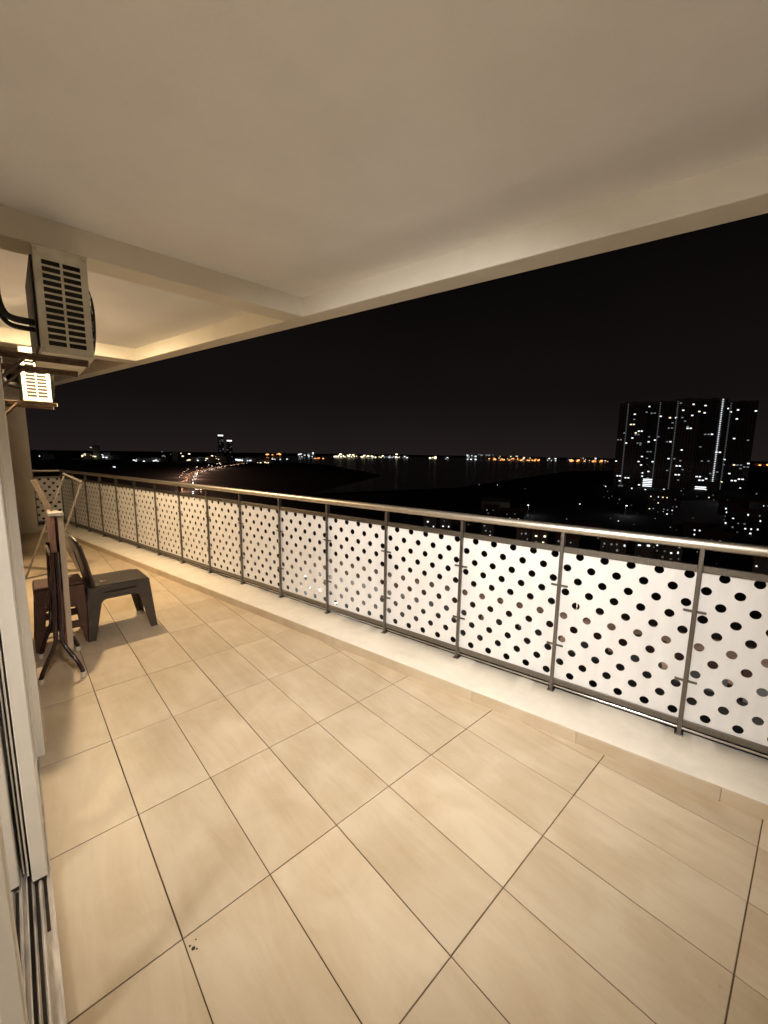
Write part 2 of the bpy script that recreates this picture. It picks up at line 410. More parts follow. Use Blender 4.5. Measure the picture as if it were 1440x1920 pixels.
# wall skirting
sw = MB(); sw.cbox(0.0, 0.007, -0.298, 0.298, 0.001, 0.072, 0.0012); swm = sw.mesh('skirting_tile', M['skirting'])
y = DOOR_Y1 + 0.005
while y < 8.3:
    place('skirting_tile', swm, wall, (WALL_X, y + 0.3, 0)); y += 0.6
co = MB(); co.box(WALL_X - 0.02, 0.015, 8.5, 9.06, -0.05, CEIL_Z); co.box(WALL_X - 0.02, 0.022, 8.493, 8.5, 0.0, 0.075)
tag(co.build('column', M['wall'], None, bevel=0.006), kind='structure')
# room
rm = MB()
rm.box(-6.0, -0.47, -3.6, 2.0, -0.06, 0.0); rmf = tag(rm.build('room_floor', M['skirting']), kind='structure')
rm = MB(); rm.box(-6.0, -0.47, -3.6, 2.0, 2.7, 2.8); tag(rm.build('room_ceiling', M['white_room']), kind='structure')
rm = MB(); rm.box(-6.1, -6.0, -3.7, 2.1, 0, 2.8); rm.box(-6.0, -0.47, -3.7, -3.6, 0, 2.8); rm.box(-6.0, -0.47, 2.0, 2.1, 0, 2.8)
tag(rm.build('room_wall', M['white_room']), kind='structure')
rl = empty('globe_lamp', (-2.75, -1.0, 2.7))
b = MB(); b.lathe([(0.27*math.sin(math.pi*i/14), -0.78 - 0.27*math.cos(math.pi*i/14)) for i in range(1, 14)], 24)
b.build('globe', M['lamp_room'], rl, smooth=True)
b = MB(); b.lathe([(0.07, 0.0), (0.07, -0.02), (0.006, -0.03), (0.006, -0.515)], 16); b.build('cord', M['alu'], rl)
tag(rl, 'white glass globe lamp hanging in the room behind the balcony door', 'lamp')

# sliding door: sill track, two stacked leaves, near jamb
door = empty('sliding_door', (0, 0, 0))
tag(door, 'white aluminium sliding door with stacked leaves and dirty floor track', 'door')
t = MB()
t.box(-0.445, -0.292, DOOR_Y0, DOOR_Y1, -0.02, 0.006)
for x0, x1, h in ((-0.2965, -0.292, 0.020), (-0.345, -0.3425, 0.016), (-0.3605, -0.357, 0.024), (-0.374, -0.371, 0.016), (-0.424, -0.420, 0.022), (-0.445, -0.440, 0.022)):
    t.box(x0, x1, DOOR_Y0 + 0.001, DOOR_Y1 - 0.001, 0.0061, h)
for xr in (-0.3225, -0.397):
    t.tube([(xr, DOOR_Y0, 0.013), (xr, DOOR_Y1 - 0.002, 0.013)], 0.0045, 8)
trk = t.build('track', M['track'], door)
dd = MB()
for xc, a, bb in ((-0.334, -1.0, 1.2), (-0.311, 0.30, 0.52), (-0.352, -1.2, 1.2), (-0.385, -0.2, 0.52)):
    dd.box(xc - 0.0045, xc + 0.0045, a, bb, 0.0062, 0.0082)
dd.build('track_dirt', M['dirt'], trk)
def leaf(x0, x1, y0, y1):
    lf = MB()
    lf.cbox(x0, x1, y0, y0 + 0.07, 0.026, 2.37, 0.003)
    o = lf.build('door_leaf', M['alu'], door)
    b = MB(); b.cbox(x0, x1, y1 - 0.07, y1, 0.026, 2.37, 0.003); b.build('stile', M['alu'], o)
    b = MB(); b.cbox(x0 + 0.001, x1 - 0.001, y0 + 0.07, y1 - 0.07, 0.026, 0.12, 0.002); b.build('bottom_rail', M['alu'], o)
    b = MB(); b.cbox(x0 + 0.001, x1 - 0.001, y0 + 0.07, y1 - 0.07, 2.29, 2.37, 0.002); b.build('top_rail', M['alu'], o)
    xm = (x0 + x1)/2
    b = MB(); b.box(xm - 0.003, xm + 0.003, y0 + 0.065, y1 - 0.065, 0.115, 2.295); b.build('pane', M['glass'], o)
    b = MB(); b.box(x0 + 0.006, x1 - 0.004, y0 + 0.004, y0 + 0.055, 0.011, 0.0262); b.build('roller', M['dirt'], o)
    return o
leaf(-0.343, -0.301, 0.505, 1.27)
lo = leaf(-0.417, -0.376, 0.52, 1.285)
b = MB()   # interlock fins between the two leaves
b.box(-0.3665, -0.3625, 0.56, 0.60, 0.03, 2.37); b.box(-0.3555, -0.3505, 0.54, 0.60, 0.03, 2.37)
b.build('interlock', M['alu'], door)
j = MB(); j.cbox(-0.455, -0.292, 1.2705, 1.2985, 0.0, 2.419, 0.002); j.build('jamb', M['alu'], door)
j = MB(); j.cbox(-0.455, -0.292, DOOR_Y0+0.001, 1.298, 2.372, 2.419, 0.002); j.build('head', M['alu'], door)
nl = MB(); nl.cbox(-0.402, -0.3585, -0.100, -0.055, 0.02, 2.371, 0.004)
o = nl.build('inner_stile', M['alu'], door)

# ------------------------------------------------------------------ railing
rail = empty('balcony_railing', (RX0, 0, 0), RTH)
tag(rail, 'long steel balcony railing with white polka dot perforated panels on a kerb', 'railing')
def panel_mesh(width, zs=(0.142, 0.984)):
    cu = bpy.data.curves.new('panel_curve', 'CURVE'); cu.dimensions = '2D'; cu.fill_mode = 'BOTH'; cu.extrude = 0.002
    def poly(pts):
        sp = cu.splines.new('POLY'); sp.points.add(len(pts)-1); sp.use_cyclic_u = True
        for p_, q in zip(sp.points, pts): p_.co = (q[0], q[1], 0, 1)
    # local x = distance from the far post towards the near one
    h0, h1 = 0.0102, width - 0.0102
    poly([(h0, zs[0]), (h1, zs[0]), (h1, zs[1]), (h0, zs[1])])
    def hole(cx, cz, r_=0.0222, n=20):
        if cx - r_ < h0 + 0.003 or cx + r_ > h1 - 0.003: return
        poly([(cx + r_*math.cos(2*math.pi*i/n), cz - r_*math.sin(2*math.pi*i/n)) for i in range(n)])
    for a in range(6):
        for i in range(8): hole(0.100 + 0.1292*i, 0.9495 - 0.1502*a)
    for a in range(5):
        for i in range(8): hole(0.0365 + 0.1292*i, 0.8745 - 0.1502*a)
    ob = bpy.data.objects.new('tmp', cu); col.objects.link(ob)
    dg = bpy.context.evaluated_depsgraph_get()
    me = bpy.data.meshes.new_from_object(ob.evaluated_get(dg))
    bpy.data.objects.remove(ob); bpy.data.curves.remove(cu)
    # stand it up: curve (x, y) -> (thickness, -along, height)
    me.transform(Matrix(((0, 0, 1, 0), (-1, 0, 0, 0), (0, 1, 0, 0), (0, 0, 0, 1))))
    me.materials.clear(); me.materials.append(M['panel'])
    return me
pm = panel_mesh(PITCH); pm.name = 'panel'
pb = MB(); pb.cbox(-0.019, 0.019, -0.010, 0.010, 0.078, 1.088, 0.0012); post_m = pb.mesh('post', M['post'])
fb = MB(); fb.cbox(-0.034, 0.0185, -0.020, 0.020, 0.0775, 0.084, 0.0012); foot_m = fb.mesh('foot_plate', M['post'])
cb_ = MB(); cb_.cbox(-0.0085, -0.0035, -0.048, 0.048, -0.006, 0.006, 0.001); clip_m = cb_.mesh('clip', M['post'])
tr = MB(); tr.cbox(-0.011, 0.013, 0.0103, PITCH - 0.0103, 0.968, 1.003, 0.0015); top_m = tr.mesh('top_rail', M['post'])
br = MB(); br.cbox(-0.011, 0.013, 0.0103, PITCH - 0.0103, 0.126, 0.161, 0.0015); bot_m = br.mesh('bottom_rail', M['post'])
for i in range(I0, I1 + 1):
    s_ = S0 + PITCH*i
    po = place('post', post_m, rail, (0, s_, 0))
    place('foot_plate', foot_m, po)
    for z in (0.76, 0.38): place('clip', clip_m, po, (0, 0, z))
    if i < I1:
        place('top_rail', top_m, rail, (0, s_, 0)); place('bottom_rail', bot_m, rail, (0, s_, 0))
        place('panel', pm, rail, (0, s_ + PITCH, 0))
hr = MB(); hr.tube([(0, Y_BACK, 1.1095), (0, S_END, 1.1095)], 0.0265, 20); hr.build('handrail', M['steel'], rail, smooth=True)
lr = MB(); lr.tube([(0.006, Y_BACK, 0.1055), (0.006, S_END, 0.1055)], 0.0085, 12); lr.build('lower_tube', M['chrome'], rail, smooth=True)

ce_ = rail_pt(S_END)
erail = empty('end_railing', (ce_.x, ce_.y, 0), R(90))
tag(erail, 'short end railing with one dotted white panel beside the far column', 'railing')
EW = ce_.x - 0.02
em_ = panel_mesh(EW); em_.name = 'panel'
place('panel', em_, erail, (0, EW, 0))
b = MB(); b.cbox(-0.019, 0.019, EW - 0.02, EW, 0.076, 1.088, 0.0012); b.build('post', M['post'], erail)
for z0, z1, nm in ((0.968, 1.003, 'top_rail'), (0.126, 0.161, 'bottom_rail')):
    b = MB(); b.cbox(-0.011, 0.013, 0.012, EW - 0.021, z0, z1, 0.0015); b.build(nm, M['post'], erail)
b = MB(); b.tube([(0, 0.0, 1.1093), (0, EW + 0.03, 1.1093)], 0.0262, 16); b.build('handrail', M['steel'], erail, smooth=True)

# ------------------------------------------------------------------ bulkhead lamp over the door, lighting the near bay
wlp = empty('wall_lamp', (WALL_X, -0.95, 2.60))
tag(wlp, 'small floodlight on the wall above the balcony door aimed at the railing', 'lamp')
aim = (Vector((2.0, 0.95, 0.4)) - Vector((WALL_X + 0.11, -0.95, 2.56))).normalized()
b = MB(); b.box(0.001, 0.03, -0.04, 0.04, -0.05, 0.05); b.box(0.03, 0.07, -0.012, 0.012, -0.04, 0.0); b.build('mount', M['alu'], wlp, bevel=0.003)
hd = MB(); hd.lathe([(0.035, -0.075), (0.060, -0.06), (0.075, 0.0), (0.080, 0.035), (0.074, 0.035), (0.068, 0.004), (0.01, 0.004)], 20)
ho = hd.build('reflector', M['alu'], wlp, smooth=True)
ho.location = (0.11, 0, -0.04); ho.rotation_euler = aim.to_track_quat('Z', 'Y').to_euler()
ln = MB(); ln.lathe([(0.066, 0.0045), (0.05, 0.012), (0.01, 0.015)], 20); ln.build('lens', M['lamp_wall'], ho, smooth=True)
sd = bpy.data.lights.new('floodlight', 'SPOT'); sd.energy = LAMP_FLOOD; sd.color = (1.0, 0.955, 0.90); sd.spot_size = R(98); sd.spot_blend = 1.0; sd.shadow_soft_size = 0.07
so = bpy.data.objects.new('floodlight', sd); col.objects.link(so); so.parent = wlp
so.location = Vector((0.11, 0, -0.04)) + aim*0.05; so.rotation_euler = aim.to_track_quat('-Z', 'Y').to_euler()

# ------------------------------------------------------------------ ceiling lamp in the second bay
lp = empty('ceiling_lamp', (0.20, 4.10, CEIL_Z))
b = MB(); b.lathe([(0.105, 0.0), (0.105, -0.080), (0.100, -0.084), (0.02, -0.084)], 24); b.build('housing', M['alu'], lp, smooth=True)
b = MB(); b.lathe([(0.085*math.cos(math.pi/2*i/6), -0.0845 - 0.018*math.sin(math.pi/2*i/6)) for i in range(0, 6)] + [(0.005, -0.1025)], 20)
b.build('dome', M['lamp_bay'], lp, smooth=True)
tag(lp, 'lit dome lamp under the balcony ceiling behind the larger air conditioner', 'lamp')

# ------------------------------------------------------------------ air conditioners
AW, AD, AH = 0.70, 0.235, 0.53     # along y, depth in x, height
def vent_plate(nm, parent, x0, x1, z0, z1, ny, rows, mt):
    # plate in the xz plane with two columns of slots
    mb = MB(); fx, fz = 0.033, 0.032
    xs = [x0, x0 + fx]
    mid = (x0 + fx + x1 - fx)/2
    xs = [x0, x0+fx, mid-0.006, mid+0.006, x1-fx, x1]
    zz = [z0, z0 + fz]; ph = (z1 - z0 - 2*fz - 0.015)/rows
    for i in range(rows):
        zz.append(z0 + fz + i*ph + ph*0.70)
        if i < rows - 1: zz.append(z0 + fz + (i+1)*ph)
    zz.append(z1)
    for i in range(len(xs)-1):
        for k_ in range(len(zz)-1):
            slot = (i in (1, 3)) and (k_ % 2 == 1) and k_ < 2*rows
            if slot: continue
            mb.box(xs[i], xs[i+1], ny, ny + 0.0022, zz[k_], zz[k_+1])
    me = mb.mesh(nm, mt)
    bm = bmesh.new(); bm.from_mesh(me); bmesh.ops.remove_doubles(bm, verts=bm.verts, dist=1e-5)
    # drop inner coincident walls
    seen = {}
    for f in bm.faces: seen.setdefault(tuple(round(c, 5) for c in f.calc_center_median()), []).append(f)
    bmesh.ops.delete(bm, geom=[f for fs_ in seen.values() if len(fs_) > 1 for f in fs_], context='FACES_ONLY')
    bm.to_mesh(me); bm.free()
    return place(nm, me, parent)
def air_con(loc, label, ext=0.045):
    root = empty('air_conditioner', loc)
    tag(root, label, 'air conditioner', 'outdoor units hung on the balcony wall')
    x0, x1 = -AD/2, AD/2
    # casing: five sided shell with an open near end (the vent plate closes it)
    c = MB(); th = 0.004
    c.box(x0, x1, 0.004, AW, AH - th, AH); c.box(x0, x1, 0.004, AW, 0, th)
    c.box(x1 - th, x1, 0.004, AW, th, AH - th)
    c.box(x0, x0 + th, 0.05, AW, th, AH - th); c.box(x0 + th, x1 - th, AW - th, AW, th, AH - th)
    cas = c.build('casing', M['ac'], root)
    b = MB(); b.box(x0 - 0.004, x1 + 0.004, -0.002, AW + 0.004, AH, AH + 0.012); b.build('lid', M['ac'], cas, bevel=0.004)
    b = MB(); b.box(x0 - 0.003, x1 + 0.003, 0.0, AW, -0.010, 0.0); b.build('base_pan', M['ac'], cas, bevel=0.003)
    vent_plate('vent_plate', root, x0, x1, 0.0, AH, 0.0, 13, M['ac'])
    b = MB()
    for sx_ in (x0 + 0.012, x1 - 0.012):
        for sz in (0.012, AH - 0.014): b.lathe([(0.005, 0.0), (0.004, 0.001)], 8, (sx_, -0.001, sz))
    b.build('screw', M['bracket'], root)
    b = MB(); b.box(x0 + 0.03, x1 - 0.02, 0.03, 0.05, 0.01, AH - 0.01); b.build('coil', M['fin'], root)
    b = MB(); b.box(x0 - 0.012, x0 - 0.001, 0.06, AW - 0.03, 0.03, AH - 0.03); b.build('rear_coil', M['fin'], root)
    # fan guard bulging out of the front face
    fy, fz_, fr = AW*0.52, AH*0.49, 0.225
    prof = [(fr, 0.0), (fr*0.99, 0.020), (fr*0.95, 0.034), (fr*0.82, 0.044), (fr*0.66, 0.049), (fr*0.5, 0.051), (fr*0.34, 0.052), (fr*0.12, 0.053)]
    b = MB(); b.lathe([(fr, 0.0), (fr, 0.002)], 32, (x1, fy, fz_), axis='x'); b.build('fan_opening', M['void'], root)
    fg = MB()
    for rr, hh in prof:
        fg.tube([(x1 + hh, fy + rr*math.cos(2*math.pi*q/32), fz_ + rr*math.sin(2*math.pi*q/32)) for q in range(33)], 0.0028, 5, cap=False)
    for q in range(12):
        a = 2*math.pi*q/12
        fg.tube([(x1 + hh, fy + rr*math.cos(a), fz_ + rr*math.sin(a)) for rr, hh in prof], 0.0025, 5)
    fg.build('fan_guard', M['fin'], root)
    fb_ = MB()
    for q in range(3):
        a = 2*math.pi*q/3; pts = []
        for rr in (0.03, 0.18):
            for da, dx in ((-0.5, 0.004), (0.5, 0.016)):
                pts.append((x1 + dx - 0.0, fy + rr*math.cos(a+da*1.3), fz_ + rr*math.sin(a+da*1.3)))
        fb_.add(pts, [(0, 1, 3, 2)])
    fb_.build('fan_blade', M['void'], root)
    # valve cover on the far rear, bracket arms and struts to the wall
    wx = WALL_X - loc[0]
    for yb in (0.10, 0.58):
        a = MB(); a.box(wx + 0.001, x1 + ext, yb - 0.018, yb + 0.018, -0.017, -0.0105); a.box(wx + 0.001, x1 + ext, yb + 0.012, yb + 0.018, -0.044, -0.017)
        ar = a.build('bracket_arm', M['bracket'], root)
        b = MB(); b.box(wx + 0.001, wx + 0.007, yb - 0.02, yb + 0.02, -0.18, 0.06); b.build('wall_plate', M['bracket'], ar)
        b = MB(); b.tube([(wx + 0.006, yb, -0.15), (wx + 0.11, yb, -0.03)], 0.009, 6); b.build('strut', M['bracket'], ar)
        b = MB(); b.box(x1 + ext + 0.0005, x1 + ext + 0.004, yb - 0.019, yb + 0.019, -0.045, -0.010); b.build('lit_arm_end', M['bracket_pale'], ar)  # thin pale plate paints the arm's end as lit
    return root
ac1 = air_con((0.026, 1.76, 2.068), 'larger looking aged white air conditioner unit nearest the glass door, hung under the ceiling', -0.02)
ac2 = air_con((0.012, 4.62, 2.045), 'brightly lit smaller looking white air conditioner unit farther along the wall')
# insulated pipes
def pipes(root, loc, label_name='pipe', seed=0):
    rnd = random.Random(seed); wx = WALL_X - loc[0]; x0 = -AD/2
    for q, (dy, dz, r_) in enumerate(((0.10, 0.06, 0.017), (0.14, 0.03, 0.013), (0.17, 0.085, 0.010))):
        b = MB()
        b.tube(bez((x0 + 0.01, dy + 0.02, 0.10 + dz), (x0 - 0.09, dy, 0.11 + dz), (wx + 0.015, dy - 0.02, 0.05 + dz), (wx + 0.018, dy, 0.26 + dz), 12)
               + [(wx + 0.018, dy, 0.44)], r_, 8)
        b.build(label_name, M['pipe'], root, smooth=True)
pipes(ac1, (0.026, 1.76, 2.068), seed=1)
pipes(ac2, (0.012, 4.62, 2.045), seed=2)

# ------------------------------------------------------------------ grey plastic chair
def make_chair(loc, rz, mt, label):
    """moulded armless chair; local +x is the front, seat 0.43 m"""
    root = empty('chair', loc, rz); tag(root, label, 'chair')
    W, D, H = 0.20, 0.215, 0.435
    # seat: rounded slab, slightly dished
    nx, ny = 10, 10; vs = []; fs = []
    for a in range(nx+1):
        for c in range(ny+1):
            u = -1 + 2*a/nx; v = -1 + 2*c/ny
            px, py = D*u, (W - 0.012*(1-u)/2)*v
            k_ = max(0, abs(u)**8 + abs(v)**8 - 0.9)
            px *= 1 - 0.03*k_; py *= 1 - 0.03*k_
            z = H - 0.010*(1-u*u)*(1-v*v) - 0.010*k_ + (0.004 if u < -0.8 else 0)
            vs.append((px, py, z))
    for a in range(nx):
        for c in range(ny):
            i_ = a*(ny+1)+c; fs.append((i_, i_+ny+1, i_+ny+2, i_+1))
    n0 = len(vs); vs += [(p[0], p[1], p[2]-0.012) for p in vs]
    fs += [tuple(i_+n0 for i_ in reversed(f)) for f in list(fs)]
    ring = [c for c in range(ny+1)] + [a*(ny+1)+ny for a in range(1, nx+1)] + [nx*(ny+1)+c for c in range(ny-1, -1, -1)] + [a*(ny+1) for a in range(nx-1, 0, -1)]
    for i_ in range(len(ring)):
        p, q = ring[i_], ring[(i_+1) % len(ring)]; fs.append((p, q, q+n0, p+n0))
    MB().add(vs, fs).build('seat', mt, root, smooth=True)
    # side aprons with an arch and a slot, front and rear aprons
    def panel(outer, inner_holes, org, ux, uz, th, nm):
        cu = bpy.data.curves.new('c', 'CURVE'); cu.dimensions = '2D'; cu.fill_mode = 'BOTH'; cu.extrude = th/2; cu.bevel_depth = 0.0016
        for pts in [outer] + inner_holes:
            sp = cu.splines.new('POLY'); sp.points.add(len(pts)-1); sp.use_cyclic_u = True
            for p_, q in zip(sp.points, pts): p_.co = (q[0], q[1], 0, 1)
        ob = bpy.data.objects.new('tmp', cu); col.objects.link(ob)
        me = bpy.data.meshes.new_from_object(ob.evaluated_get(bpy.context.evaluated_depsgraph_get()))
        bpy.data.objects.remove(ob); bpy.data.curves.remove(cu)
        ux, uz = Vector(ux).normalized(), Vector(uz).normalized(); un = ux.cross(uz)
        mm_ = Matrix.Identity(4)
        for i_ in range(3): mm_[i_][0] = ux[i_]; mm_[i_][1] = uz[i_]; mm_[i_][2] = un[i_]; mm_[i_][3] = org[i_]
        me.transform(mm_); me.materials.clear(); me.materials.append(mt)
        return place(nm, me, root)
    def arch(w_top, w_bot, leg_t, leg_b, h, ap):
        pts = [(-w_top, h), (w_top, h), (w_bot, 0.0), (w_bot - leg_b, 0.0)]
        xi = w_top - leg_t; r_ = 0.05; zt = h - ap
        pts += [(xi - 0.002, zt - r_)] + [(xi - r_ + r_*math.cos(a) , zt - r_ + r_*math.sin(a)) for a in (R(30), R(60), R(90))]
        pts += [(-xi + r_ - r_*math.cos(a), zt - r_ + r_*math.sin(a)) for a in (R(90), R(60), R(30))] + [(-xi + 0.002, zt - r_)]
        pts += [(-w_bot + leg_b, 0.0), (-w_bot, 0.0)]
        return pts
    def slot(x0, x1, z, h):
        r_ = h/2
        return [(x1 - r_ + r_*math.sin(a), z + r_*math.cos(a)) for a in [R(d_) for d_ in (0, 30, 60, 90, 120, 150, 180)]] + [(x0 + r_ - r_*math.sin(a), z - r_*math.cos(a)) for a in [R(d_) for d_ in (0, 30, 60, 90, 120, 150, 180)]]
    h = H - 0.012; sp_ = 0.035
    for sgn in (1, -1):
        panel(arch(D - 0.004, D + 0.035, 0.065, 0.048, h, 0.10), [slot(-0.12, 0.12, h - 0.045, 0.016)], (0, sgn*(W + sp_), 0), (1, 0, 0), (0, -sgn*sp_, h), 0.010, 'leg')
    for sgn in (1, -1):   # inner rib behind the slot of each side
        b = MB(); b.box(-0.15, 0.15, sgn*(W - 0.012) - 0.003, sgn*(W - 0.012) + 0.003, h - 0.075, h - 0.006); b.build('rib', mt, root)
    for sgn, ap in ((1, 0.075), (-1, 0.075)):
        panel(arch(W - 0.004, W + 0.032, 0.055, 0.045, h, ap), [], (sgn*(D + 0.031), 0, 0), (0, 1, 0), (-sgn*0.031, 0, h), 0.010, 'leg')
    # backrest: curved shell with two slots
    bw0, bw1, bh = 0.185, 0.16, 0.43
    nb, mb_ = 14, 12; vs = []; fs = []; keep = []
    for a in range(nb+1):
        tt = a/nb
        for c in range(mb_+1):
            v = -1 + 2*c/mb_
            wdt = bw0 + 0.03*math.sin(tt*math.pi*0.6) - 0.03*max(0, tt-0.75)/0.25
            px = -D + 0.014 - 0.075*tt - 0.015*tt*tt + 0.030*v*v*0.9
            pz = H - 0.02 + bh*tt - (0.03*abs(v)**4 if tt > 0.9 else 0)
            vs.append((px, wdt*v, pz))
    for a in range(nb):
        for c in range(mb_):
            sl = (a in (3, 4, 5, 6, 7, 8, 9) and c in (4, 7)) 
            if sl: continue
            i_ = a*(mb_+1)+c; fs.append((i_, i_+1, i_+mb_+2, i_+mb_+1))
    o_ = MB().add(vs, fs).build('backrest', mt, root, smooth=True)
    md = o_.modifiers.new('thick', 'SOLIDIFY'); md.thickness = 0.016; md.offset = 0
    # rolled rim of the back
    b = MB()
    rim = [vs[a*(mb_+1)] for a in range(nb+1)] + [vs[nb*(mb_+1)+c] for c in range(1, mb_+1)] + [vs[a*(mb_+1)+mb_] for a in range(nb-1, -1, -1)]
    b.tube(rim, 0.0125, 8); b.build('back_rim', mt, root, smooth=True)
    return root
chair = make_chair((0.312, 2.88, 0.0), R(2), M['plastic'], 'dark grey plastic chair facing the railing, shadow on the tiles before it')
b = MB()
for q in range(9):
    a = random.uniform(0, 6.28); rr = random.uniform(0, 0.03)
    b.lathe([(0.004, 0), (0.010*random.uniform(.5, 1), 0.004), (0.003, 0.009)], 6, (0.215 + rr*math.cos(a), 2.83 + rr*math.sin(a), 0.4345 - 0.009))
b2 = MB()
for (cx, cy, rr) in ((0.016, -0.05, 0.006), (0.010, -0.036, 0.0035), (0.024, -0.058, 0.003), (0.03, -0.03, 0.0025)):
    b2.lathe([(rr*0.6, 0.0002), (rr, rr*0.25), (rr*0.4, rr*0.6)], 7, (cx, cy, 0))
tag(b2.build('debris', M['dirt']), 'dark crumbs of dirt on a floor tile near the door', 'litter')
lt = b.build('litter', M['ash'])
tag(lt, 'small heap of crumbs on the dark grey plastic chair seat', 'litter')

# ------------------------------------------------------------------ brown stool
st = empty('stool', (-0.072, 2.84, 0)); tag(st, 'brown plastic stool behind the folded table against the wall', 'stool')
b = MB(); b.cbox(-0.150, 0.150, -0.145, 0.145, 0.470, 0.492, 0.008); b.build('seat', M['brown'], st)
def stool_leg(sx_, sy_):
    tx, ty, bx, by = 0.146*sx_, 0.141*sy_, 0.178*sx_, 0.178*sy_
    mb = MB()
    vs = []
    for (cx, cy, z, wv) in ((tx, ty, 0.469, 0.075), (tx + (bx-tx)*.5, ty + (by-ty)*.5, 0.23, 0.06), (bx, by, 0.0, 0.048)):
        t_ = 0.012
        vs += [(cx, cy, z), (cx - sx_*wv, cy, z), (cx - sx_*wv, cy - sy_*t_, z), (cx - sx_*t_, cy - sy_*t_, z), (cx - sx_*t_, cy - sy_*wv, z), (cx, cy - sy_*wv, z)]
    fs = [tuple(range(6)), tuple(range(17, 11, -1))]
    for L in (0, 6):
        for i_ in range(6): fs.append((L+i_, L+(i_+1) % 6, L+6+(i_+1) % 6, L+6+i_))
    mb.add(vs, fs); mb.build('leg', M['brown'], st)
for sx_ in (-1, 1):
    for sy_ in (-1, 1): stool_leg(sx_, sy_)
for sy_ in (-1, 1):
    b = MB(); b.box(-0.148, 0.148, sy_*0.144 - 0.005, sy_*0.144 + 0.005, 0.30, 0.469); b.build('apron', M['brown'], st)
    b = MB(); b.box(-0.155, 0.155, sy_*0.160 - 0.005, sy_*0.160 + 0.005, 0.13, 0.19); b.build('stretcher', M['brown'], st)
for sx_ in (-1, 1):
    b = MB(); b.box(sx_*0.149 - 0.005, sx_*0.149 + 0.005, -0.138, 0.138, 0.36, 0.469); b.build('apron', M['brown'], st)

# ------------------------------------------------------------------ folded table standing on edge
tb = empty('folding_table', (-0.075, 2.45, 0)); tag(tb, 'folded brown table standing upright by the wall, white capped legs', 'folding table')
def rrect(y0, y1, z0, z1, r_):
    p = []
    for cy, cz, a0 in ((y1-r_, z1-r_, 0), (y0+r_, z1-r_, 90), (y0+r_, z0+r_, 180), (y1-r_, z0+r_, 270)):
        for q in range(5):
            a = R(a0 + 22.5*q); p.append((cy + r_*math.cos(a), cz + r_*math.sin(a)))
    return p
def leaf_board(x0, x1, nm, tilt):
    pts = rrect(-0.14, 0.36, 0.075, 1.065, 0.05); n = len(pts)
    vs = [(x0 + tilt*p[1], p[0], p[1]) for p in pts] + [(x1 + tilt*p[1], p[0], p[1]) for p in pts]
    fs = [tuple(range(n)), tuple(range(2*n-1, n-1, -1))]; mi = [0, 0]
    mb = MB(); mb.add(vs, fs, 1)
    mb.add(vs, [(i_, (i_+1) % n, (i_+1) % n + n, i_+n) for i_ in range(n)], 0)
    return mb.build(nm, [M['leaf_edge'], M['leaf_face']], tb)
leaf_board(-0.006, 0.026, 'table_leaf', 0.014)
pts = rrect(-0.12, 0.36, 0.52, 1.075, 0.05); n = len(pts)
mb = MB(); vs = [(-0.046 + 0.018*p[1], p[0], p[1]) for p in pts] + [(-0.026 + 0.018*p[1], p[0], p[1]) for p in pts]
mb.add(vs, [tuple(range(n)), tuple(range(2*n-1, n-1, -1))] + [(i_, (i_+1) % n, (i_+1) % n + n, i_+n) for i_ in range(n)])
mb.build('table_leaf', M['leaf_face'], tb)
b = MB(); b.cbox(-0.040, 0.046, -0.125, -0.02, 1.077, 1.098, 0.004); b.build('hinge_cover', M['cap'], tb)
def leg_tube(path, nm='leg', r_=0.0135):
    b = MB(); b.tube(path, r_, 10); return b.build(nm, M['leg'], tb, smooth=True)
def foot_cap(parent, p, dirn):
    b = MB(); q = Vector(p); d_ = Vector(dirn).normalized()
    b.tube([q - d_*0.034, q], 0.0165, 10); b.build('foot_cap', M['cap'], parent, smooth=True)
for yy, fr in ((-0.30, (-0.17, -0.335, 0.047, -0.394)), (0.10, (-0.15, 0.10, 0.068, 0.075))):
    up = yy + 0.11
    for sg, (fx, fy) in ((-1, fr[:2]), (1, fr[2:])):
        # each leg: up between the leaves, then bends out to its foot
        path = [(-0.030 + 0.012*sg, up, 0.84), (-0.040 + 0.014*sg, up, 0.5), (-0.055 + 0.016*sg, yy + 0.03, 0.29)]
        path += bez((-0.058 + 0.016*sg, yy + 0.01, 0.25), (-0.060 + 0.03*sg, yy, 0.19), (fx*0.9 + -0.006*sg, fy, 0.12), (fx, fy, 0.034), 7)
        lg = leg_tube(path); foot_cap(lg, (fx, fy, 0.002), (fx*0.05, 0, -1))
leg_tube([(-0.046, -0.19, 0.82), (-0.046, 0.21, 0.82)], 'brace', 0.011)
leg_tube([(-0.048, -0.20, 0.36), (-0.048, 0.20, 0.36)], 'brace', 0.010)
leg_tube(bez((-0.10, -0.17, 0.46), (-0.05, -0.17, 0.60), (-0.05, -0.15, 0.72), (-0.028, -0.13, 0.80), 8), 'brace', 0.012)

